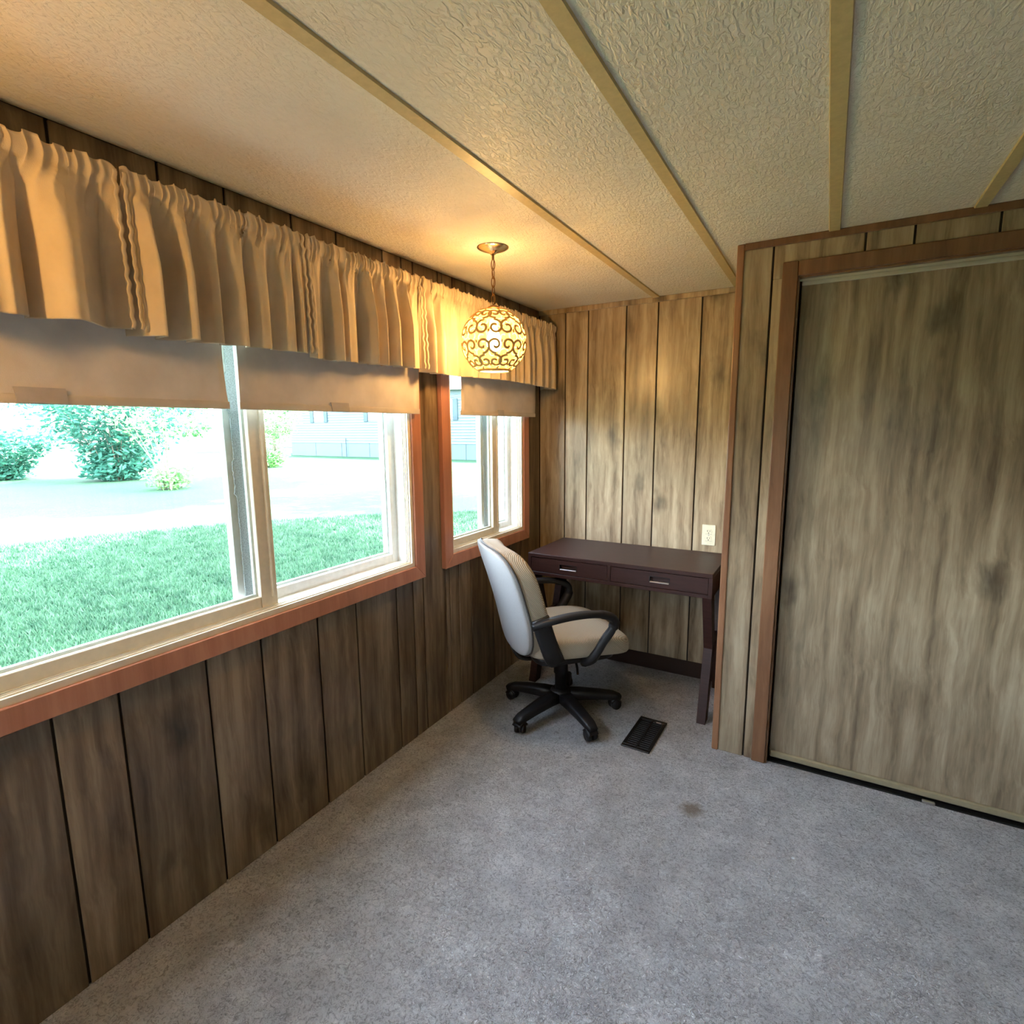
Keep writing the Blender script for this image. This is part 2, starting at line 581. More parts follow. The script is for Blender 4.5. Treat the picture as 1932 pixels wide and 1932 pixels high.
# door casing and jamb
trim_door = empty('trim_4', (DX0, YC, 0), kind='structure')
def part_w(name, bm, mat, parent, **kw):
    """child mesh given in world coordinates"""
    o = obj(name, bm, mat, parent, **kw)
    o.matrix_parent_inverse = Matrix.LocRotScale(parent.location, parent.rotation_euler, None).inverted()
    return o
part_w('casing_board', box(1.383, DX0, YC - 0.014, YC + 0.001, 0.0, DZ + 0.055, 0.003), M['door_casing'], trim_door)
part_w('casing_board', box(DX0, DX1 + 0.054, YC - 0.014, YC + 0.001, DZ, DZ + 0.055, 0.003), M['door_casing'], trim_door)
part_w('casing_board', box(DX1, DX1 + 0.054, YC - 0.014, YC + 0.001, 0.0, DZ, 0.003), M['door_casing'], trim_door)
part_w('jamb', box(DX0 - 0.008, DX0 + 0.006, YC - 0.004, YC + 0.12, 0.0, DZ), M['door_casing'], trim_door)
part_w('jamb', box(DX0, DX1, YC - 0.004, YC + 0.12, DZ - 0.006, DZ + 0.004), M['door_casing'], trim_door)
# sliding closet door
door_1 = empty('door_1', (DX0 + 0.02, YC + 0.04, 0.0), kind='structure')
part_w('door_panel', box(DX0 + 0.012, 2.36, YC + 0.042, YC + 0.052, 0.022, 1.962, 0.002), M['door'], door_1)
part_w('top_rail', box(DX0 + 0.012, 2.36, YC + 0.038, YC + 0.056, 1.958, 1.975, 0.002), M['white_metal'], door_1)
part_w('bottom_rail', box(DX0 + 0.014, 2.36, YC + 0.030, YC + 0.056, 0.014, 0.042, 0.005), M['olive_metal'], door_1)
door_2 = empty('door_2', (2.30, YC + 0.08, 0.0), kind='structure')
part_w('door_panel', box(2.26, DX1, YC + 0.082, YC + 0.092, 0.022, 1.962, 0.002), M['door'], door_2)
part_w('bottom_rail', box(2.26, DX1, YC + 0.074, YC + 0.096, 0.012, 0.030, 0.004), M['olive_metal'], door_2)
trim_5 = empty('trim_5', (DX0, YC + 0.05, 0.0), kind='structure')
part_w('top_track', box(DX0 + 0.006, DX1, YC + 0.022, YC + 0.11, 1.976, 1.981), M['white_metal'], trim_5)
part_w('track_lip', box(DX0 + 0.006, DX1, YC + 0.020, YC + 0.023, 1.970, 1.981), M['white_metal'], trim_5)
part_w('bottom_track', box(DX0 + 0.006, DX1, YC + 0.016, YC + 0.11, 0.0, 0.006), M['black_metal'], trim_5)
part_w('floor_guide', box(1.985, 2.025, YC + 0.010, YC + 0.024, 0.0, 0.012, 0.002), M['silver'], trim_5)
obj('wall_closet_back', box(XC, XR + T, YF + 0.008, YF + T, -0.12, H + 0.14), M['plain_wall'], kind='structure')

# right wall, back wall (behind the photographer)
wall_right = obj('wall_right', box(XR + 0.008, XR + T, YB - T, YF + T, -0.12, H + 0.14), M['groove'], kind='structure')
y = YB
k = 0
while y < YC - 0.02:
    st = (0.23, 0.185, 0.235, 0.19)[k % 4]
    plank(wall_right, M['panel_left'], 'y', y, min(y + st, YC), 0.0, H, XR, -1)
    y += st; k += 1
BW = (1.5, 2.2, 1.00, 1.80)      # added opening in the unseen back wall, lets in fill daylight
bm = bmesh.new()
bx(bm, -T, BW[0], YB - T, YB - 0.008, -0.12, H + 0.14)
bx(bm, BW[1], XR + T, YB - T, YB - 0.008, -0.12, H + 0.14)
bx(bm, BW[0], BW[1], YB - T, YB - 0.008, -0.12, BW[2])
bx(bm, BW[0], BW[1], YB - T, YB - 0.008, BW[3], H + 0.14)
wall_back = obj('wall_back', bm, M['groove'], kind='structure')
x = 0.0
k = 0
while x < XR - 0.02:
    st = (0.23, 0.185, 0.235, 0.19)[k % 4]
    a, b = x, min(x + st, XR)
    if b > BW[0] and a < BW[1]:
        plank(wall_back, M['panel_left'], 'x', a, b, 0.0, BW[2], YB, 1)
        plank(wall_back, M['panel_left'], 'x', a, b, BW[3], H, YB, 1)
        if a < BW[0] - 0.02: plank(wall_back, M['panel_left'], 'x', a, BW[0], BW[2], BW[3], YB, 1)
        if b > BW[1] + 0.02: plank(wall_back, M['panel_left'], 'x', BW[1], b, BW[2], BW[3], YB, 1)
    else:
        plank(wall_back, M['panel_left'], 'x', a, b, 0.0, H, YB, 1)
    x += st; k += 1

# ------------------------------------------------------------------ windows in the left wall
def mitred(bm, y0, y1, z0, z1, wdt, side, x0, x1, bevel=0.0):
    """one board of a mitred picture frame in the y-z plane; y0.. is the inner opening"""
    o = wdt
    pts = {'bottom': [(y0, z0), (y1, z0), (y1 + o, z0 - o), (y0 - o, z0 - o)],
           'top': [(y0, z1), (y1, z1), (y1 + o, z1 + o), (y0 - o, z1 + o)],
           'left': [(y0, z0), (y0, z1), (y0 - o, z1 + o), (y0 - o, z0 - o)],
           'right': [(y1, z0), (y1, z1), (y1 + o, z1 + o), (y1 + o, z0 - o)]}[side]
    prism(bm, pts, x0, x1, 0)

def ring(bm, y0, y1, z0, z1, wdt, x0, x1):
    for s in ('bottom', 'top', 'left', 'right'):
        mitred(bm, y0 + wdt, y1 - wdt, z0 + wdt, z1 - wdt, wdt, s, x0, x1)

def make_window(name, wy, mid):
    y0, y1 = wy
    root = empty(name, (0, (y0 + y1) / 2, ZS0), kind='structure')
    for s in ('bottom', 'top', 'left', 'right'):
        bm = bmesh.new()
        mitred(bm, y0, y1, ZS0, ZS1, 0.062 if s != 'x' else 0.07, s, 0.0005, 0.027)
        bmesh.ops.bevel(bm, geom=bm.edges[:], offset=0.002, segments=1, affect='EDGES')
        part_w('casing_board', bm, M['casing_wood'], root)
    # tan inner frame (stop) with two fine ribs
    bm = bmesh.new()
    ring(bm, y0, y1, ZS0, ZS1, 0.018, -0.012, 0.017)
    part_w('inner_stop', bm, M['vinyl_tan'], root)
    for i, dx in enumerate((0.008, -0.002)):
        bm = bmesh.new()
        ring(bm, y0 + 0.018, y1 - 0.018, ZS0 + 0.018, ZS1 - 0.018, 0.004, dx - 0.003, dx)
        part_w('stop_rib', bm, M['vinyl_tan'], root)
    # main white frame through the wall
    bm = bmesh.new()
    ring(bm, y0, y1, ZS0, ZS1, 0.024, -0.135, -0.010)
    ring(bm, y0 + 0.02, y1 - 0.02, ZS0 + 0.02, ZS1 - 0.02, 0.014, -0.135, -0.092)
    part_w('main_frame', bm, M['vinyl'], root)
    # inner sash (towards -y) and outer sash (towards +y)
    fy0, fy1, fz0, fz1 = y0 + 0.022, y1 - 0.022, ZS0 + 0.022, ZS1 - 0.022
    for nm, a, b, x0, x1 in (('sash', fy0, mid + 0.067, -0.044, -0.016), ('sash', mid - 0.050, fy1, -0.086, -0.058)):
        st = 0.040 if wy[1] - wy[0] > 1 else 0.034
        bm = bmesh.new()
        sl = 0.066 if x1 < -0.03 else st
        sr = 0.062 if x1 > -0.03 else st
        bx(bm, x0, x1, a, a + sl, fz0, fz1, 0.002)
        bx(bm, x0, x1, b - sr, b, fz0, fz1, 0.002)
        bx(bm, x0, x1, a + sl, b - sr, fz0, fz0 + st, 0.002)
        bx(bm, x0, x1, a + sl, b - sr, fz1 - st, fz1, 0.002)
        s = part_w(nm, bm, M['vinyl_tan'] if x1 > -0.03 else M['vinyl'], root)
        bm = bmesh.new()
        ring(bm, a + sl - 0.006, b - sr + 0.006, fz0 + st - 0.006, fz1 - st + 0.006, 0.014, x0 - 0.002, x0 + 0.010)
        bd = obj('glazing_bead', bm, M['vinyl'], s)
        pn = obj('pane', box((x0 + x1) / 2 - 0.002, (x0 + x1) / 2 + 0.002, a + sl - 0.004, b - sr + 0.004, fz0 + st - 0.004, fz1 - st + 0.004), M['glass'], s)
    # pull rail on the inner meeting stile
    bm = bmesh.new()
    bx(bm, -0.018, -0.008, mid + 0.044, mid + 0.050, fz0 + 0.03, fz1 - 0.03, 0.002)
    part_w('pull_rail', bm, M['vinyl_tan'], root)
    # ragged pile weatherstrip made wide, its grey standing in for the stile's shaded face
    bm = bmesh.new()
    N_ = 120
    r_ = random.Random(3)
    prev = None
    for i in range(N_ + 1):
        z = fz0 + 0.02 + (fz1 - fz0 - 0.04) * i / N_
        q = (z - fz0) / (fz1 - fz0)
        jag = r_.uniform(-0.0015, 0.0015)
        if 0.36 < q < 0.46 or 0.60 < q < 0.72: jag += -0.006 + r_.uniform(-0.003, 0.003)
        ya, yb = mid - 0.026 + jag, mid + 0.014 + r_.uniform(-0.001, 0.001)
        row = [bm.verts.new((-0.0570, ya, z)), bm.verts.new((-0.0570, yb, z)), bm.verts.new((-0.0530, yb, z)), bm.verts.new((-0.0530, ya, z))]
        if prev:
            for k in range(4):
                bm.faces.new((prev[k], prev[(k + 1) % 4], row[(k + 1) % 4], row[k]))
        else:
            bm.faces.new(row)
        prev = row
    bm.faces.new(prev[::-1])
    bmesh.ops.recalc_face_normals(bm, faces=bm.faces[:])
    part_w('weatherstrip', bm, M['pile'], root)
    return root
make_window('window_1', W1, 1.085)
make_window('window_2', W2, 2.543)
make_window('window_3', W0, -1.19)
# plain unseen back-wall window, invented to bring in soft fill light
wb = empty('fill_window', ((BW[0] + BW[1]) / 2, YB, BW[2]), kind='structure')
bm = bmesh.new()
for (a, b, c, d) in ((BW[0] - 0.06, BW[1] + 0.06, BW[2] - 0.06, BW[2]), (BW[0] - 0.06, BW[1] + 0.06, BW[3], BW[3] + 0.06), (BW[0] - 0.06, BW[0], BW[2], BW[3]), (BW[1], BW[1] + 0.06, BW[2], BW[3])):
    bx(bm, a, b, YB, YB + 0.02, c, d, 0.002)
part_w('casing', bm, M['casing_wood'], wb)
bm = bmesh.new()
for (a, b, c, d) in ((BW[0], BW[1], BW[2], BW[2] + 0.05), (BW[0], BW[1], BW[3] - 0.05, BW[3]), (BW[0], BW[0] + 0.05, BW[2], BW[3]), (BW[1] - 0.05, BW[1], BW[2], BW[3]), ((BW[0] + BW[1]) / 2 - 0.03, (BW[0] + BW[1]) / 2 + 0.03, BW[2], BW[3])):
    bx(bm, a, b, YB - 0.08, YB - 0.03, c, d, 0.002)
part_w('frame', bm, M['vinyl'], wb)
part_w('pane', box(BW[0] + 0.04, BW[1] - 0.04, YB - 0.056, YB - 0.052, BW[2] + 0.04, BW[3] - 0.04), M['glass'], wb)

# ------------------------------------------------------------------ roller shades
def roller_shade(y0, y1, tab, label, sway=0.0, grow=0.0):
    root = empty('roller_shade', (0.055, (y0 + y1) / 2, 1.497), label=label, cat='window shade', group='roller shades under the valance')
    N_, Mz = 24, 26
    bm = bmesh.new()
    g = []
    for j in range(Mz + 1):
        z = 1.500 + (1.945 - 1.500) * j / Mz
        row = []
        for i in range(N_ + 1):
            u = i / N_
            y = y0 + (y1 - y0) * u
            edge = (abs(2 * u - 1)) ** 6
            x = 0.050 + 0.004 * edge * math.sin((z - 1.5) * 9) + 0.0015 * math.sin(y * 23 + z * 6)
            if u > 0.97: y += sway * (1.9 - z) * 0.0
            row.append(bm.verts.new((x, y - grow * edge * math.sin(PI * min(1, (z - 1.5) / 0.30)) * (1 if u > 0.5 else -1), z)))
        g.append(row)
    for j in range(Mz):
        for i in range(N_):
            bm.faces.new((g[j][i], g[j][i + 1], g[j + 1][i + 1], g[j + 1][i]))
    sh = part_w('shade_cloth', bm, M['shade'], root, smooth=True)
    md = sh.modifiers.new('thickness', 'SOLIDIFY'); md.thickness = 0.0012
    bm = bmesh.new()
    sweep(bm, [(0.050, y0 - 0.002, 1.5055), (0.050, y1 + 0.002, 1.5055)], 0.006, 0.022, n=12, power=4)
    part_w('hem_slat', bm, M['shade'], root)
    bm = bmesh.new()
    sweep(bm, [(0.056, y0 - 0.012, 1.955), (0.056, y1 + 0.012, 1.955)], 0.034, 0.034, n=20)
    part_w('roller', bm, M['shade'], root, smooth=True)
    ty0, ty1, tz = tab
    bm = bmesh.new()
    prism(bm, [(ty0, 1.497), (ty1, 1.497), (ty1 - 0.004, 1.497 + tz), (ty0 - 0.006, 1.497 + tz)], 0.0535, 0.0555, 0)
    part_w('pull_tab', bm, M['tab'], root)
roller_shade(0.20, 0.990, (0.505, 0.598, 0.034), 'long roller shade with wide flat pull tab, left of the gap between the shades', grow=0.010)
roller_shade(1.026, 1.852, (1.375, 1.455, 0.030), 'roller shade between the gap and the wall strip beside the pendant lamp', grow=0.0)
roller_shade(-2.02, -0.37, (-1.25, -1.16, 0.034), 'roller shade over the window further along the window wall')
roller_shade(2.165, 2.925, (2.50, 2.56, 0.030), 'short roller shade over the narrow window by the desk')

# ------------------------------------------------------------------ gathered valance panels
def valance(y0, y1, label, seed, wl=(0.055, 0.11), ret=False, amp=0.026, hemL=True, hemR=True):
    r = random.Random(seed)
    XV = 0.128
    L = y1 - y0
    total = L + (0.105 if ret else 0.0)
    NS = int(total / 0.0024)
    # irregular pleat phases
    def phase_fn(lo, hi, rr):
        knots = [0.0]
        while knots[-1] < total + hi: knots.append(knots[-1] + rr.uniform(lo, hi))
        def f(s):
            import bisect
            i = max(1, bisect.bisect_right(knots, s))
            i = min(i, len(knots) - 1)
            return (i - 1 + (s - knots[i - 1]) / (knots[i] - knots[i - 1]))
        return f
    ph = phase_fn(wl[0], wl[1], r)
    ph2 = phase_fn(0.010, 0.027, r)
    amps = [r.uniform(0.35, 1.25) for _ in range(200)]
    skew = [r.uniform(0.18, 0.82) for _ in range(200)]
    deep = [r.uniform(0.0, 1.0) for _ in range(200)]
    zrow = [2.030, 2.024, 2.016, 2.010, 2.003, 1.996, 1.990, 1.983, 1.976, 1.966, 1.955, 1.940, 1.92, 1.90, 1.875, 1.85, 1.825, 1.80, 1.775, 1.75, 1.73, 1.71, 1.695, 1.682, 1.672, 1.668]
    bm = bmesh.new()
    g = []
    for z in zrow:
        v = (2.03 - z) / 0.362
        lowA = max(0.0, min(1.0, (v - 0.09) / 0.5))
        lowA = lowA ** 0.75
        hiA = 1.0 if v < 0.12 else max(0.0, 1 - (v - 0.12) / 0.33)
        pinch = math.exp(-((z - 1.987) / 0.010) ** 2)
        row = []
        for i in range(NS + 1):
            s = total * i / NS
            p = ph(s); k = int(p); fr = p - k
            sk = skew[k % 200]
            # knife-like pleat: rises to sk then falls back
            if fr < sk: q = fr / sk
            else: q = 1 - (fr - sk) / (1 - sk)
            q = q * q * (3 - 2 * q)
            f_low = (q - 0.5) * 2 * amps[k % 200]
            p2 = ph2(s + 0.012 * math.sin(z * 40))
            f_hi = math.sin(2 * PI * p2) * (0.6 + 0.4 * math.sin(p2 * 1.7 + seed))
            fold = math.sin(2 * PI * p * 2 + deep[k % 200] * 6) * 0.004 * lowA
            off = amp * lowA * f_low + 0.0055 * hiA * f_hi * (1 - 0.45 * pinch) + fold - 0.004 * pinch
            tang = 0.020 * lowA * (math.sin(2 * PI * fr) * (sk - 0.5) * 2.0) + 0.004 * hiA * math.cos(2 * PI * p2)
            tang *= min(1.0, s / 0.05, max(0.0, (total - s)) / 0.05) ** 2
            zz = z
            if z > 2.02: zz += 0.006 * math.sin(p2 * 3.1 + 1) * 0.7 + 0.003 * math.sin(s * 60)
            if z < 1.70: zz += 0.006 * math.sin(s * 5.0 + seed) - 0.004 * q
            if s <= L - 0.02 or not ret:
                x, y = XV + off, y0 + s + tang
            else:
                d = s - (L - 0.02)
                R_ = 0.02
                if d < R_ * PI / 2:
                    th = d / R_
                    nx, ny = math.cos(th), math.sin(th)
                    x = XV - R_ + (R_ + off) * nx
                    y = y1 - R_ + (R_ + min(off, 0.006)) * ny
                else:
                    x = XV - R_ - (d - R_ * PI / 2)
                    y = y1 + min(off, 0.006)
            row.append(bm.verts.new((x, y, zz)))
        g.append(row)
    for j in range(len(zrow) - 1):
        for i in range(NS):
            bm.faces.new((g[j][i], g[j][i + 1], g[j + 1][i + 1], g[j + 1][i]))
    o = obj('valance', bm, M['valance'], None, smooth=True, label=label, cat='valance', group='gathered valance panels on one rod')
    md = o.modifiers.new('thickness', 'SOLIDIFY'); md.thickness = 0.0016; md.offset = 0.0
    # stitched side hems: slim wavy cords along the panel edges
    for on, ii in ((hemL, 0), (hemR, NS)):
        if not on: continue
        bm = bmesh.new()
        path = []
        for j, z in enumerate(zrow):
            x, y, zz = (0, 0, 0)
        pts = [(XV + 0.004 + 0.012 * max(0, min(1, (2.0 - z) / 0.3)) + 0.002 * math.sin(z * 150), (y0 + 0.006 if ii == 0 else y1 - 0.006) + 0.0015 * math.sin(z * 210), z) for z in np.linspace(2.02, 1.672, 70)]
        sweep(bm, pts, 0.004, 0.010, upv=(0, 1, 0), n=8)
        obj('side_hem', bm, M['valance'], o, smooth=True)
    return o
valance(-0.30, 0.716, 'broadly pleated end panel of the gathered valance above the roller shades', 3, (0.09, 0.17), amp=0.042, hemL=False)
valance(0.724, 1.230, 'deep pleated valance panel over the gap between two roller shades', 5, (0.05, 0.085), amp=0.044)
valance(1.238, 1.793, 'narrow pleated valance panel ending beside the pendant lamp', 11, (0.045, 0.09), amp=0.036)
valance(1.803, 3.060, 'valance panel behind the pendant lamp running into the room corner', 17, (0.05, 0.10), ret=True, amp=0.028, hemR=False)
# ------------------------------------------------------------------ pendant lamps
def liner_mat():
    N = NT('amber_liner')
    v = N.coord()
    f = N.noise(v, 30.0, 2.0)
    tr = N.n('ShaderNodeBsdfTransparent'); tr.inputs[0].default_value = (1.0, 0.88, 0.62, 1)
    tl = N.n('ShaderNodeBsdfTranslucent')
    N.l(N.ramp(f, [(0.3, (0.95, 0.72, 0.36)), (0.7, (1.0, 0.80, 0.45))]), tl.inputs['Color'])
    mx = N.n('ShaderNodeMixShader'); mx.inputs[0].default_value = 0.06
    N.l(tr.outputs[0], mx.inputs[1]); N.l(tl.outputs[0], mx.inputs[2])
    N.l(mx.outputs[0], N.out.inputs[0])
    return N.m
M['liner'] = liner_mat()
M['filigree'] = simple('filigree_cream_gold', (0.70, 0.44, 0.16), 0.45, 0.0)
def bulb_mat():
    N = NT('bulb_glow')
    e = N.n('ShaderNodeEmission')
    e.inputs[0].default_value = (1.0, 0.66, 0.31, 1)
    e.inputs[1].default_value = BULB_RADIANCE
    N.l(e.outputs[0], N.out.inputs[0])
    return N.m
M['bulb'] = bulb_mat()

def sph(lon, lat, R):
    return Vector((R * math.cos(lat) * math.cos(lon), R * math.cos(lat) * math.sin(lon), R * math.sin(lat)))

def pendant(loc, label):
    root = empty('pendant_lamp', loc, label=label, cat='pendant lamp', group='filigree globe pendants')
    zc = -0.356      # globe centre below the ceiling
    R = 0.130
    bm = bmesh.new()
    lathe(bm, [(0.0, -0.026), (0.010, -0.026), (0.014, -0.021), (0.030, -0.016), (0.050, -0.009), (0.060, -0.004), (0.063, -0.001), (0.063, 0.0)], 40)
    can = obj('canopy', bm, M['brass'], root, smooth=True)
    bm = bmesh.new()
    sweep(bm, [(0, 0, -0.024), (0, 0, -0.046)], 0.010, 0.010, n=12)
    obj('loop_stem', bm, M['brass_old'], root, smooth=True)
    # chain of oval links
    z = -0.044
    ln = 0.040
    k = 0
    while z - ln > zc + R - 0.004:
        bm = bmesh.new()
        a = 0.0082
        pts = []
        for i in range(20):
            th = 2 * PI * i / 20
            pts.append((a * math.cos(th), 0.0, z - ln / 2 + (ln / 2) * math.sin(th)))
        if k % 2: pts = [(0.0, q[0], q[2]) for q in pts]
        sweep(bm, pts, 0.0036, 0.0036, upv=(0, 1, 0) if k % 2 == 0 else (1, 0, 0), n=6, closed=True)
        obj('chain_link', bm, M['brass_old'], root, smooth=True)
        z -= ln - 0.0075
        k += 1
    # cord threaded through the chain
    bm = bmesh.new()
    sweep(bm, [(0.003 * math.sin(i * 1.1), 0.003 * math.cos(i * 1.1), -0.04 - (R * -1 - zc - 0.05) * i / 14) for i in range(15)], 0.003, 0.003, n=6)
    obj('cord', bm, M['brass_old'], root, smooth=True)
    # filigree globe
    shade = empty('lamp_shade', (0, 0, zc), parent=root)
    bm = bmesh.new()
    NC = 8
    def stroke(pts, r=0.0042):
        P = [sph(lo, la, R) for lo, la in pts]
        # ribbon-like tube, thin radially
        path = P
        rings = []
        n = 6
        for i, p in enumerate(path):
            t = (path[min(i + 1, len(path) - 1)] - path[max(i - 1, 0)]).normalized()
            nrm = p.normalized()
            a = t.cross(nrm).normalized()
            taper = 1.0 if 0 < i < len(path) - 1 else 0.6
            rings.append([bm.verts.new(p + a * (r * taper * math.cos(2 * PI * q / n)) + nrm * (0.0026 * math.sin(2 * PI * q / n))) for q in range(n)])
        for r0, r1 in zip(rings, rings[1:]):
            for q in range(n):
                bm.faces.new((r0[q], r0[(q + 1) % n], r1[(q + 1) % n], r1[q]))
        bm.faces.new(rings[0][::-1]); bm.faces.new(rings[-1])
    def spiral(c, r0, r1, th0, th1, sx=1.0, n=30, latc=0.0):
        out = []
        for i in range(n + 1):
            t = i / n
            th = th0 + (th1 - th0) * t
            r = r0 + (r1 - r0) * t
            out.append((c[0] + sx * r * math.cos(th) / max(0.35, math.cos(latc)), c[1] + r * math.sin(th)))
        return out
    dl = 2 * PI / NC
    rows = [(0.80, 0.25), (0.30, 0.29), (-0.22, 0.29), (-0.72, 0.26)]
    for ri, (lat, sz) in enumerate(rows):
        for c in range(NC):
            lo = (c + 0.5 * (ri % 2)) * dl
            sgn = 1 if ri % 2 == 0 else -1
            for sx in (1, -1):
                cx = lo + sx * dl * 0.25
                # volute: large C-scroll curling inwards
                sp = spiral((cx, lat), sz * 0.82, sz * 0.20, -sgn * PI * 0.55, -sgn * PI * 0.55 + sgn * PI * 2.25, sx, 34, lat)
                stroke(sp, 0.0050)
                e = sp[-1]
                stroke([(e[0] - 0.012, e[1] - 0.012), (e[0], e[1] + 0.01), (e[0] + 0.014, e[1] - 0.006)], 0.0065)
            # little diamond / leaf between the volutes
            stroke([(lo, lat + sgn * sz * 0.25), (lo, lat + sgn * sz * 0.55)], 0.0060)
            stroke([(lo + dl * 0.5, lat - 0.10 * sgn), (lo + dl * 0.5, lat + 0.10 * sgn)], 0.0052)
    for lat, rr in ((1.12, 0.0048), (-1.06, 0.0060)):
        stroke([(2 * PI * i / 48, lat) for i in range(49)], rr)
    for c in range(NC):
        stroke([(c * dl, 1.12), (c * dl + 0.1, 0.98), (c * dl, 0.86)], 0.004)
        stroke([(c * dl, -1.06), (c * dl - 0.1, -0.98), (c * dl, -0.9)], 0.004)
    bmesh.ops.recalc_face_normals(bm, faces=bm.faces[:])
    obj('scrollwork', bm, M['filigree'], shade, smooth=True)
    bm = bmesh.new()
    Ri = R - 0.0045
    prof = [(Ri * math.cos(t), Ri * math.sin(t)) for t in np.linspace(-1.05, 1.30, 30)]
    lathe(bm, prof, 48)
    obj('liner', bm, M['liner'], shade, smooth=True)
    bm = bmesh.new()
    lathe(bm, [(0.0, 0.142), (0.012, 0.140), (0.018, 0.136), (0.026, 0.1300), (0.024, 0.127), (0.0, 0.130)], 28)
    obj('top_cap', bm, M['brass_old'], shade, smooth=True)
    bm = bmesh.new()
    rb = R * math.cos(-1.06)
    lathe(bm, [(rb - 0.004, -0.116), (rb + 0.003, -0.114), (rb + 0.004, -0.108), (rb - 0.003, -0.107), (rb - 0.004, -0.116)], 40)
    obj('bottom_rim', bm, M['filigree'], shade, smooth=True)
    # socket and bulb
    bm = bmesh.new()
    sweep(bm, [(0, 0, zc + 0.125), (0, 0, zc + 0.060)], 0.034, 0.034, n=20)
    obj('socket', bm, M['ivory'], root, smooth=True)
    bm = bmesh.new()
    lathe(bm, [(0.013, 0.060), (0.015, 0.045), (0.024, 0.025), (0.030, 0.004), (0.030, -0.010), (0.024, -0.027), (0.012, -0.036), (0.0, -0.038)], 24, (0, 0, zc))
    obj('bulb', bm, M['bulb'], root, smooth=True)
    return root
pendant((0.389, 1.922, H), 'globe pendant lamp of glowing scrollwork on a brass chain near the desk')
pendant((0.389, -0.020, H), 'globe pendant lamp of glowing scrollwork further along the window wall')

# ------------------------------------------------------------------ desk
def make_desk():
    x0, x1, y0, y1, zt = 0.185, 1.158, 2.583, 3.055, 0.752
    zb = 0.632
    root = empty('writing_desk', ((x0 + x1) / 2, (y0 + y1) / 2, 0), label='dark espresso wooden writing desk with two drawers and kinked legs', cat='desk')
    D = M['desk']
    part_w('desktop', box(x0, x1, y0, y1, zt - 0.020, zt, 0.0015), D, root)
    part_w('side_panel', box(x0, x0 + 0.018, y0 + 0.001, y1, zb, zt - 0.020, 0.001), D, root)
    part_w('side_panel', box(x1 - 0.018, x1, y0 + 0.001, y1, zb, zt - 0.020, 0.001), D, root)
    part_w('back_panel', box(x0 + 0.018, x1 - 0.018, y1 - 0.016, y1, zb, zt - 0.020, 0.001), D, root)
    part_w('bottom_panel', box(x0 + 0.018, x1 - 0.018, y0 + 0.001, y1 - 0.016, zb, zb + 0.018, 0.001), D, root)
    xm = 0.652
    part_w('divider', box(xm - 0.008, xm + 0.008, y0 + 0.001, y1 - 0.016, zb + 0.018, zt - 0.020, 0.001), D, root)
    for a, b in ((x0 + 0.020, xm - 0.010), (xm + 0.010, x1 - 0.020)):
        z0, z1 = zb + 0.021, zt - 0.023
        c = (a + b) / 2 - 0.0 + (0.01 if a > 0.5 else 0.0)
        hw, hz0, hz1 = 0.050, z0 + 0.022, z0 + 0.054
        bm = bmesh.new()
        yd0, yd1 = y0 + 0.003, y0 + 0.020
        bx(bm, a, c - hw, yd0, yd1, z0, z1); bx(bm, c + hw, b, yd0, yd1, z0, z1)
        bx(bm, c - hw, c + hw, yd0, yd1, z0, hz0); bx(bm, c - hw, c + hw, yd0, yd1, hz1, z1)
        bx(bm, a, b, yd1, yd1 + 0.010, z0, z1)
        dr = part_w('drawer', bm, D, root)
        bm = bmesh.new()
        bx(bm, c - hw + 0.003, c + hw - 0.003, y0 + 0.001, y0 + 0.018, hz0, hz0 + 0.006, 0.001)
        obj('pull_lip', bm, M['silver'], dr)
        bm = bmesh.new()
        bx(bm, c - hw, c - hw + 0.003, y0 + 0.002, y0 + 0.020, hz0, hz1); bx(bm, c + hw - 0.003, c + hw, y0 + 0.002, y0 + 0.020, hz0, hz1)
        bx(bm, c - hw, c + hw, y0 + 0.002, y0 + 0.020, hz1 - 0.003, hz1)
        obj('pull_frame', bm, M['black_plastic'], dr)
    # kinked legs: back towards a knee, then out to the foot
    ym = (y0 + y1) / 2
    for xa, xb in ((x0 + 0.002, x0 + 0.044), (x1 - 0.044, x1 - 0.002)):
        for s in (-1, 1):
            yt = ym + s * (ym - y0 - 0.004)
            dpt = 0.062
            kn = yt - s * 0.095
            ft = yt + s * 0.006
            bm = bmesh.new()
            prism(bm, [(yt, zb), (kn, 0.350), (ft, 0.0), (ft - s * dpt, 0.0), (kn - s * dpt * 1.15, 0.350), (yt - s * dpt * 1.2, zb)], xa, xb, 0)
            bmesh.ops.bevel(bm, geom=[e for e in bm.edges], offset=0.001, segments=1, affect='EDGES')
            part_w('leg', bm, D, root)
        part_w('stretcher', box(xa + 0.012, xb - 0.012, ym - 0.10, ym + 0.10, 0.330, 0.372, 0.001), D, root)
    return root
make_desk()

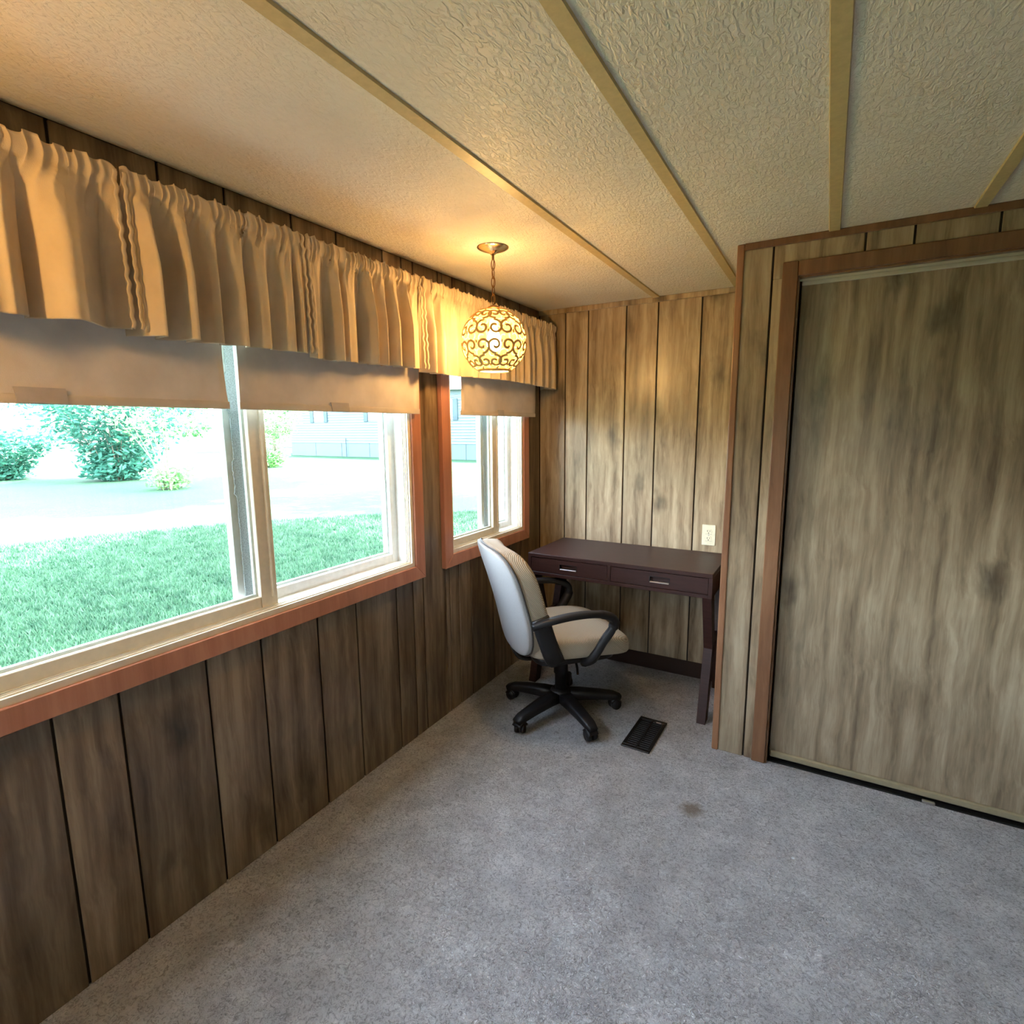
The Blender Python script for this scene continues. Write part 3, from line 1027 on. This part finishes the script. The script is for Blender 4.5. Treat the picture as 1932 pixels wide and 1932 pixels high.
# ------------------------------------------------------------------ office chair
def make_chair(loc, heading):
    root = empty('office_chair', (loc[0], loc[1], 0), heading - PI / 2, label='swivel office chair with tan woven seat, grey back and black arms', cat='chair')
    BP = M['black_plastic']
    # seat cushion with waterfall front
    def dseat(q):
        x, y, z = q
        fr = max(0.0, (y - 0.05) / 0.19)
        drop = 0.030 * fr * fr
        dish = 0.012 * (abs(x) / 0.24) ** 2 - 0.006
        if z > 0: z += dish
        z -= drop * (1.0 if z > 0 else 0.7)
        return Vector((x * (1 - 0.07 * max(0, -y / 0.24)), y + 0.030, z + 0.428))
    seat = obj('seat', rbox((0.50, 0.53, 0.115), (4.5, 4.5, 4.5), 18, dseat), M['fabric'], root, smooth=True)
    def per(n, zoff, ex=4.5):
        out = []
        for i in range(n):
            th = 2 * PI * i / n
            c, s = math.cos(th), math.sin(th)
            k = (abs(c) ** ex + abs(s) ** ex) ** (-1 / ex)
            out.append((c * k, s * k))
        return out
    bm = bmesh.new()
    pth = [dseat(Vector((a * 0.243, b * 0.257, 0.025))) for a, b in per(80, 0)]
    sweep(bm, pth, 0.007, 0.007, n=6, closed=True)
    obj('seat_piping', bm, M['piping'], seat, smooth=True)
    bm = rbox((0.42, 0.40, 0.05), (8, 8, 4), 8, lambda q: q + Vector((0, 0.01, 0.366)))
    obj('seat_pan', bm, BP, root, smooth=True)
    # backrest: front cushion, rear shell and piping between them
    zb0, zb1 = 0.385, 0.900
    def lean(x, z, d):
        """point on the back: x across, z height, d depth forward of the mid surface"""
        t = (z - zb0) / (zb1 - zb0)
        y = -0.228 - 0.140 * t + 0.012 * math.sin(PI * t) + 0.045 * (abs(x) / 0.23) ** 2.2
        return Vector((x, y + d, z - 0.10 * d * (t - 0.2)))
    def dback(q):
        x, y, z = q
        t = (z + 0.255) / 0.51
        narrow = 1 - 0.10 * max(0, 0.35 - t) / 0.35 - 0.05 * max(0, t - 0.8) / 0.2
        return lean(x * narrow, z + (zb0 + zb1) / 2, y + 0.030)
    def dshell(q):
        x, y, z = q
        t = (z + 0.255) / 0.51
        narrow = 1 - 0.10 * max(0, 0.35 - t) / 0.35 - 0.05 * max(0, t - 0.8) / 0.2
        return lean(x * narrow, z + (zb0 + zb1) / 2, y - 0.022)
    back = obj('backrest', rbox((0.485, 0.130, 0.515), (5, 5, 5), 18, dback), M['fabric'], root, smooth=True)
    sh = obj('back_shell', rbox((0.480, 0.050, 0.510), (5, 5, 5), 18, dshell), M['fabric_back'], back, smooth=True)
    bm = bmesh.new()
    pth = []
    for a, b in per(100, 0, 5.0):
        pth.append(dback(Vector((a * 0.242, -0.048, b * 0.257))))
    sweep(bm, pth, 0.009, 0.009, upv=(0, 1, 0), n=6, closed=True)
    obj('piping', bm, M['piping'], back, smooth=True)
    # support upright from under the seat to the back
    bm = bmesh.new()
    sweep(bm, bez([(0, -0.02, 0.335), (0, -0.15, 0.318), (0, -0.225, 0.335), (0, -0.250, 0.39), (0, -0.255, 0.44)], 8), 0.075, 0.022, upv=(0, 1, 0), n=10, power=4)
    obj('back_upright', bm, BP, root, smooth=True)
    # armrests
    for s in (1, -1):
        bm = bmesh.new()
        pad = bez([(s * 0.275, -0.240, 0.572), (s * 0.285, -0.16, 0.597), (s * 0.288, -0.05, 0.611), (s * 0.285, 0.06, 0.607), (s * 0.280, 0.135, 0.583), (s * 0.272, 0.150, 0.538), (s * 0.262, 0.105, 0.465), (s * 0.248, 0.060, 0.385), (s * 0.20, 0.035, 0.347)], 8)
        n = len(pad)
        ws = []; hs = []
        for i in range(n):
            u = i / (n - 1)
            if u < 0.12: wv = 0.022 + 0.026 * u / 0.12
            elif u < 0.5: wv = 0.050
            else: wv = 0.050 - 0.010 * (u - 0.5)
            ws.append(wv)
            hs.append(0.030 if u < 0.4 else 0.036 + 0.012 * max(0, u - 0.5))
        sweep(bm, pad, ws, hs, upv=(0, 0.35, 1), n=12, power=3)
        obj('armrest', bm, BP, root, smooth=True)
        bm = bmesh.new()
        sweep(bm, bez([(s * 0.245, -0.195, 0.60), (s * 0.247, -0.165, 0.50), (s * 0.235, -0.125, 0.40), (s * 0.17, -0.08, 0.350)], 8), 0.032, 0.085, upv=(0, 1, 0.2), n=10, power=4)
        obj('arm_bracket', bm, BP, root, smooth=True)
    # mechanism, column, lever
    obj('tilt_mechanism', rbox((0.17, 0.24, 0.055), (6, 6, 5), 6, lambda q: q + Vector((0, 0, 0.325))), BP, root, smooth=True)
    bm = bmesh.new()
    lathe(bm, [(0.0, 0.325), (0.034, 0.325), (0.036, 0.215), (0.030, 0.213), (0.030, 0.095), (0.0, 0.095)], 24)
    obj('gas_column', bm, BP, root, smooth=True)
    bm = bmesh.new()
    sweep(bm, bez([(0.07, 0.03, 0.325), (0.15, 0.02, 0.318), (0.215, 0.0, 0.300)], 6), 0.012, 0.010, n=8)
    obj('lever', bm, BP, root, smooth=True)
    # five-star base
    bm = bmesh.new()
    lathe(bm, [(0.0, 0.135), (0.042, 0.132), (0.055, 0.118), (0.058, 0.078), (0.048, 0.068), (0.0, 0.068)], 28)
    obj('base_hub', bm, BP, root, smooth=True)
    for k in range(5):
        a = math.radians(36 + 72 * k) - (heading - PI / 2)
        d = Vector((math.cos(a), math.sin(a), 0))
        bm = bmesh.new()
        path = [d * r + Vector((0, 0, z)) for r, z in ((0.03, 0.095), (0.10, 0.093), (0.20, 0.083), (0.275, 0.071), (0.308, 0.060))]
        sweep(bm, path, [0.074, 0.070, 0.062, 0.056, 0.044], [0.056, 0.052, 0.044, 0.038, 0.030], n=12, power=4)
        leg = obj('base_leg', bm, BP, root, smooth=True)
        bm = bmesh.new()
        c = d * 0.290
        side = Vector((-d.y, d.x, 0))
        rot = rnd.uniform(-0.8, 0.8)
        ax = side * math.cos(rot) + d * math.sin(rot)
        off = d * -0.008
        for s in (-1, 1):
            p0 = c + off + ax * (s * 0.006) + Vector((0, 0, 0.027))
            p1 = c + off + ax * (s * 0.026) + Vector((0, 0, 0.027))
            sweep(bm, [p0, p0.lerp(p1, 0.5), p1], [0.053, 0.054, 0.048], [0.053, 0.054, 0.048], n=18)
        hood = bez([c + off - d * 0.024 + Vector((0, 0, 0.040)), c + off + Vector((0, 0, 0.058)), c + off + d * 0.026 + Vector((0, 0, 0.036))], 5)
        sweep(bm, hood, 0.056, 0.016, n=8, power=3)
        sweep(bm, [c + Vector((0, 0, 0.05)), c + Vector((0, 0, 0.078))], 0.012, 0.012, n=8)
        obj('caster', bm, BP, leg, smooth=True)
    return root
make_chair((0.49, 2.36), math.radians(46))

# ------------------------------------------------------------------ outlet, floor register
def make_outlet():
    x0, x1, z0, z1 = 1.009, 1.080, 0.783, 0.898
    xc, zc = (x0 + x1) / 2, (z0 + z1) / 2
    root = empty('wall_outlet', (xc, YF, zc), label='ivory duplex outlet plate on the panelled wall above the desk', cat='outlet')
    part_w('cover_plate', box(x0, x1, YF - 0.006, YF, z0, z1, 0.0025, 2), M['ivory'], root)
    for dz in (0.0195, -0.0195):
        bm = bmesh.new()
        pts = []
        for i in range(24):
            th = 2 * PI * i / 24
            pts.append((xc + 0.0172 * math.cos(th), zc + dz + max(-0.0135, min(0.0135, 0.0172 * math.sin(th)))))
        prism(bm, pts, YF - 0.0085, YF - 0.005, 1)
        rec = part_w('receptacle', bm, M['ivory'], root)
        bm = bmesh.new()
        bx(bm, xc - 0.0075, xc - 0.0050, YF - 0.0090, YF - 0.0080, zc + dz - 0.001, zc + dz + 0.008)
        bx(bm, xc + 0.0050, xc + 0.0070, YF - 0.0090, YF - 0.0080, zc + dz, zc + dz + 0.007)
        bx(bm, xc - 0.002, xc + 0.002, YF - 0.0090, YF - 0.0080, zc + dz - 0.010, zc + dz - 0.005)
        bx(bm, xc - 0.0172, xc + 0.0172, YF - 0.0062, YF - 0.0058, zc + dz - 0.0145, zc + dz - 0.0138)
        obj('slots', bm, M['dark_hole'], rec)
    bm = bmesh.new()
    sweep(bm, [(xc, YF - 0.0075, zc), (xc, YF - 0.005, zc)], 0.007, 0.007, n=12)
    part_w('screw', bm, M['silver'], root)
make_outlet()

def make_vent():
    root = empty('floor_register', (0.925, 2.358, 0.0), math.radians(-1.5), label='black louvred metal floor register set in the carpet beside the chair', cat='floor vent')
    hx, hy = 0.066, 0.144
    bm = bmesh.new()
    for (a, b, c, d) in ((-hx, hx, -hy, -hy + 0.020), (-hx, hx, hy - 0.020, hy), (-hx, -hx + 0.016, -hy + 0.02, hy - 0.02), (hx - 0.016, hx, -hy + 0.02, hy - 0.02)):
        bx(bm, a, b, c, d, 0.001, 0.008, 0.002)
    obj('frame', bm, M['black_metal'], root)
    obj('duct_shadow', box(-hx + 0.01, hx - 0.01, -hy + 0.012, hy - 0.012, 0.0005, 0.0015), M['dark_hole'], root)
    for i in range(15):
        y = -hy + 0.026 + i * (2 * hy - 0.052) / 14
        bm = bmesh.new()
        prism(bm, [(y - 0.004, 0.0065), (y - 0.003, 0.0075), (y + 0.004, 0.003), (y + 0.003, 0.002)], -hx + 0.014, hx - 0.014, 0)
        obj('slat', bm, M['black_metal'], root)
    obj('spine', box(-0.003, 0.003, -hy + 0.018, hy - 0.018, 0.003, 0.0078), M['black_metal'], root)
    obj('damper_lever', box(0.020, 0.044, hy - 0.030, hy - 0.025, 0.006, 0.013, 0.001), M['silver'], root)
make_vent()

# ------------------------------------------------------------------ outdoors
ZG = -0.75
def grass_mat():
    N = NT('lawn_grass')
    v = N.coord()
    f = N.noise(v, 0.35, 4.0, 0.6)
    f2 = N.noise(v, 22.0, 5.0, 0.75, 0.8)
    c = N.ramp(f, [(0.3, (0.018, 0.055, 0.028)), (0.7, (0.027, 0.074, 0.038))])
    c = N.mix(0.8, c, N.ramp(f2, [(0.36, (0.30, 0.36, 0.38)), (0.5, (0.95, 0.95, 0.95)), (0.64, (1.6, 1.5, 1.4))]), 'MULTIPLY')
    N.color(c).rough(0.9, 0.15)
    N.bump(f2, 0.6, 0.05)
    return N.m
M['grass'] = grass_mat()
obj('ground', box(-90, 60, -60, 90, ZG - 0.3, ZG), M['grass'], kind='structure')

def leaf_mat(name, a, b, transl=0.35):
    N = NT(name)
    oi = N.n('ShaderNodeTexCoord')
    f = N.noise(N.coord(), 2.5, 3.0, 0.7)
    c = N.ramp(f, [(0.35, a), (0.65, b)])
    N.color(c).rough(0.6, 0.3)
    tr = N.n('ShaderNodeBsdfTranslucent'); N.l(c, tr.inputs['Color'])
    mx = N.n('ShaderNodeMixShader'); mx.inputs[0].default_value = transl
    N.l(N.b.outputs[0], mx.inputs[1]); N.l(tr.outputs[0], mx.inputs[2])
    N.l(mx.outputs[0], N.out.inputs[0])
    return N.m
M['leaf_dark'] = leaf_mat('leaves_dark', (0.020, 0.105, 0.075), (0.050, 0.180, 0.120))
M['leaf_light'] = leaf_mat('leaves_light', (0.10, 0.30, 0.10), (0.20, 0.42, 0.13))
M['leaf_tree'] = leaf_mat('leaves_tree', (0.04, 0.16, 0.06), (0.09, 0.24, 0.08))
M['bark'] = simple('bark', (0.16, 0.13, 0.10), 0.9, var=0.3, vs=8)

def leaves(verts, faces, c, rr, n, size, r):
    """append n small folded leaf quads in an ellipsoid shell c, rr"""
    for _ in range(n):
        while True:
            d = Vector((r.gauss(0, 1), r.gauss(0, 1), r.gauss(0, 1)))
            if d.length > 0.1: break
        d.normalize()
        rad = r.random() ** 0.45
        p = Vector((c[0] + d.x * rr[0] * rad, c[1] + d.y * rr[1] * rad, c[2] + d.z * rr[2] * rad))
        a = Vector((r.gauss(0, 1), r.gauss(0, 1), r.gauss(0, 0.5))).normalized()
        b = a.cross(Vector((r.gauss(0, 1), r.gauss(0, 1), r.gauss(0, 1)))).normalized()
        s = size * r.uniform(0.6, 1.3)
        i = len(verts)
        nrm = a.cross(b)
        verts += [p - a * s, p + b * s * 0.42 + nrm * s * 0.1, p + a * s, p - b * s * 0.42 + nrm * s * 0.1]
        faces.append((i, i + 1, i + 2)); faces.append((i, i + 2, i + 3))

def leaf_mesh(verts, faces, name, mat):
    me = bpy.data.meshes.new(name)
    me.from_pydata([tuple(v) for v in verts], [], faces)
    me.materials.append(mat)
    return me

def shrub(name, loc, h, spread, n, size, mat, label, seed, stems=9, lean=(0, 0), cat='bush', bare=0.0, clump=0.30):
    """many-stemmed bush: arching stems fan out from a broad base, leafy down to the ground"""
    r = random.Random(seed)
    root = empty(name, loc, label=label, cat=cat)
    V, Fc = [], []
    for k in range(stems):
        az = 2 * PI * k / stems + r.uniform(-0.3, 0.3)
        L = h * r.uniform(0.70, 1.08)
        out = spread * r.uniform(0.35, 1.0)
        b0 = 0.16 * spread * r.random()
        pts = []
        for i in range(8):
            t = i / 7
            rad = b0 + out * t ** 1.25
            pts.append(Vector((math.cos(az) * rad + lean[0] * t, math.sin(az) * rad + lean[1] * t, L * (t - 0.16 * t * t * (out / max(spread, 0.1))))))
        bm = bmesh.new()
        ws = [0.030 * h / 3 * (1 - 0.8 * i / 7) for i in range(8)]
        sweep(bm, pts, ws, ws, n=5)
        obj('stem', bm, M['bark'], root, smooth=True)
        for i in range(0, 8):
            t = i / 7
            if bare and 0.22 < t < 0.22 + bare: continue
            rr = spread * clump * (1.15 if t < 0.2 else 0.7 + 0.5 * t)
            c = pts[i] + Vector((0, 0, rr * 0.45 if t < 0.1 else 0))
            leaves(V, Fc, c, (rr, rr, rr * 0.55), int(n / stems / 8 * (1.1 if t < 0.2 else 0.6 + 0.7 * t)), size, r)
    obj('foliage', leaf_mesh(V, Fc, 'foliage', mat), None, root)
    return root

shrub('arching_bush', (-25.8, 12.35, ZG), 5.0, 3.1, 6500, 0.15, M['leaf_dark'], 'large dark arching bush on the lawn seen through the wide window', 1, 19)
shrub('open_shrub', (-19.6, 11.2, ZG), 4.6, 2.5, 2000, 0.11, M['leaf_light'], 'pale open shrub with bare stems beside the dark arching bush', 2, 13, (0.4, 0.4), bare=0.35, clump=0.24)
shrub('low_bush', (-31.0, 10.0, ZG), 2.4, 2.3, 3600, 0.14, M['leaf_dark'], 'low rounded dark bush on the lawn in front of the small white building', 3, 13)
shrub('bright_shrub', (-26.5, 20.6, ZG), 5.2, 2.3, 2600, 0.15, M['leaf_light'], 'bright yellow green shrub growing between the pale shrub and the neighbour house', 4, 13, bare=0.2)

def tree(name, loc, h, crown, n, size, mat, label, seed, group=None, lo=0.55):
    r = random.Random(seed)
    root = empty(name, loc, label=label, cat='tree', group=group)
    bm = bmesh.new()
    pts = [Vector((0.15 * math.sin(i), 0.15 * math.cos(i * 1.3), h * 0.62 * i / 6)) for i in range(7)]
    ws = [0.42 - 0.045 * i for i in range(7)]
    sweep(bm, pts, ws, ws, n=9)
    obj('trunk', bm, M['bark'], root, smooth=True)
    V, Fc = [], []
    for k in range(16):
        az = r.uniform(0, 2 * PI); rad = crown * math.sqrt(r.random()) * 0.85
        c = Vector((math.cos(az) * rad, math.sin(az) * rad, h * r.uniform(lo, 0.95)))
        bm = bmesh.new()
        p0 = pts[r.randint(3, 6)]
        sweep(bm, [p0, p0.lerp(c, 0.5) + Vector((0, 0, 0.3)), c], [0.16, 0.10, 0.04], [0.16, 0.10, 0.04], n=5)
        obj('branch', bm, M['bark'], root, smooth=True)
        rr = crown * r.uniform(0.28, 0.45)
        leaves(V, Fc, c, (rr, rr, rr * 0.6), n // 16, size, r)
    obj('foliage', leaf_mesh(V, Fc, 'foliage', mat), None, root)
    return root
TG = 'shade trees around the lawn'
tree('shade_tree', (-1.0, 8.2, ZG), 14.0, 5.2, 8500, 0.27, M['leaf_tree'], 'broad shade tree on the lawn just beyond the panelled end wall', 21, TG)
tree('shade_tree', (-2.6, 18.5, ZG), 16.0, 4.0, 4500, 0.26, M['leaf_tree'], 'slim shade tree on the lawn behind the broad one', 22, TG)
tree('shade_tree', (-8.4, 21.5, ZG), 33.0, 6.5, 12000, 0.50, M['leaf_tree'], 'very tall shade tree on the lawn in front of the neighbour house', 23, TG, lo=0.66)
# trees along the far edge of the lawn
FG = 'distant trees beyond the lawn'
tree('far_tree', (-66, 21.5, ZG), 11, 5.0, 2600, 0.45, M['leaf_tree'], 'distant tree right behind the small white building', 41, FG, lo=0.2)
tree('far_tree', (-62, 33.5, ZG), 12, 5.0, 2600, 0.45, M['leaf_tree'], 'distant tree behind the dark arching bush', 42, FG, lo=0.2)
tree('far_tree', (-55, 45, ZG), 12, 5.0, 2600, 0.45, M['leaf_tree'], 'distant tree behind the pale open shrub', 43, FG, lo=0.2)
tree('far_tree', (-47, 36.0, ZG), 9, 3.4, 2200, 0.40, M['leaf_tree'], 'distant tree beside the gable end of the neighbour house', 44, FG, lo=0.2)

def grass_blades():
    """short blades over the part of the lawn that is close enough to tell its texture"""
    r = np.random.default_rng(5)
    n = 130000
    d = 3.2 + 11.0 * r.random(n) ** 1.3
    az = np.radians(26 + 52 * r.random(n))
    px, py = 1.57 - d * np.sin(az), d * np.cos(az)
    k = px < -0.9
    px, py = px[k], py[k]
    n = len(px)
    th = r.random(n) * 2 * np.pi
    h = 0.035 + 0.05 * r.random(n)
    wd = 0.005 + 0.008 * r.random(n)
    V = np.zeros((n, 3, 3))
    V[:, 0] = np.c_[px - wd * np.cos(th), py - wd * np.sin(th), np.full(n, ZG)]
    V[:, 1] = np.c_[px + wd * np.cos(th), py + wd * np.sin(th), np.full(n, ZG)]
    V[:, 2] = np.c_[px + (r.random(n) - 0.5) * 0.08, py + (r.random(n) - 0.5) * 0.08, ZG + h]
    me = bpy.data.meshes.new('grass')
    me.from_pydata(V.reshape(-1, 3).tolist(), [], np.arange(3 * n).reshape(-1, 3).tolist())
    me.materials.append(leaf_mat('grass_blades', (0.016, 0.054, 0.028), (0.044, 0.108, 0.056), 0.3))
    o = bpy.data.objects.new('grass', me)
    link(o, None, label='short grass of the shaded lawn outside the windows', cat='grass', kind='stuff')
grass_blades()

def neighbour():
    root = empty('neighbour_house', (-26, 31, ZG), label='pale lap-sided house with shuttered windows across the lawn', cat='house')
    x0, x1, y0, y1 = -37.9, -13.0, 31.0, 38.0
    SID = simple('pale_siding', (0.072, 0.105, 0.115), 0.6)
    SKT = simple('pale_skirting', (0.062, 0.098, 0.108), 0.6)
    SHU = simple('blue_grey_shutter', (0.02, 0.04, 0.05), 0.6)
    part_w('core', box(x0 + 0.05, x1 - 0.05, y0 + 0.06, y1, ZG, 4.1), SID, root)
    # lap siding, board over board
    z = 0.32
    while z < 4.0:
        bm = bmesh.new()
        prism(bm, [(y0 + 0.05, z), (y0 - 0.02, z), (y0 + 0.03, z + 0.205), (y0 + 0.05, z + 0.205)], x0, x1, 0)
        part_w('siding_board', bm, SID, root)
        z += 0.20
    xs = x0
    while xs < x1 - 0.1:
        part_w('skirting_panel', box(xs + 0.02, min(xs + 3.0, x1) - 0.02, y0 + 0.02, y0 + 0.05, ZG, 0.31), SKT, root)
        xs += 3.0
    for xw in (-34.3, -28.3, -21.5):
        f = part_w('window', box(xw - 0.55, xw + 0.55, y0 - 0.05, y0 + 0.06, 2.02, 3.35, 0.02), M['vinyl'], root)
        for a in (-0.5, 0.03):
            obj('pane', box(xw + a, xw + a + 0.47, y0 - 0.06, y0 - 0.04, 2.08, 3.29), simple('far_pane', (0.35, 0.5, 0.55), 0.2), f)
        for s in (-1, 1):
            xa = xw + s * 0.80
            part_w('shutter', box(xa - 0.20, xa + 0.20, y0 - 0.07, y0 - 0.02, 1.95, 3.42, 0.01), SHU, root)
    bm = bmesh.new()
    prism(bm, [(y0 - 0.5, 4.0), (y1 + 0.5, 4.0), ((y0 + y1) / 2, 6.2)], x0 - 0.4, x1 + 0.4, 0)
    part_w('roof', bm, simple('grey_shingle', (0.25, 0.25, 0.25), 0.9), root)
    # little utility stakes along the skirting
    for xa in (-31.3, -25.2):
        part_w('downpipe', box(xa - 0.018, xa + 0.018, y0 - 0.10, y0 - 0.06, ZG, 0.7), SHU, root)
neighbour()

def shed():
    root = empty('white_building', (-52, 17, ZG), label='small white building far beyond the low bush', cat='building')
    Wm = simple('white_board', (0.85, 0.86, 0.84), 0.6)
    part_w('wall', box(-55, -50, 12.5, 19.5, ZG, 1.9), Wm, root)
    bm = bmesh.new()
    prism(bm, [(-55.5, 1.9), (-49.5, 1.9), (-52.5, 3.6)], 12.2, 19.8, 1)
    part_w('roof', bm, simple('pale_roof', (0.55, 0.57, 0.58), 0.8), root)
    for yy in (13.8, 15.6, 17.6):
        part_w('window', box(-50.02, -49.9, yy - 0.4, yy + 0.4, 0.3, 1.4), simple('far_glass', (0.3, 0.45, 0.5), 0.2), root)
shed()
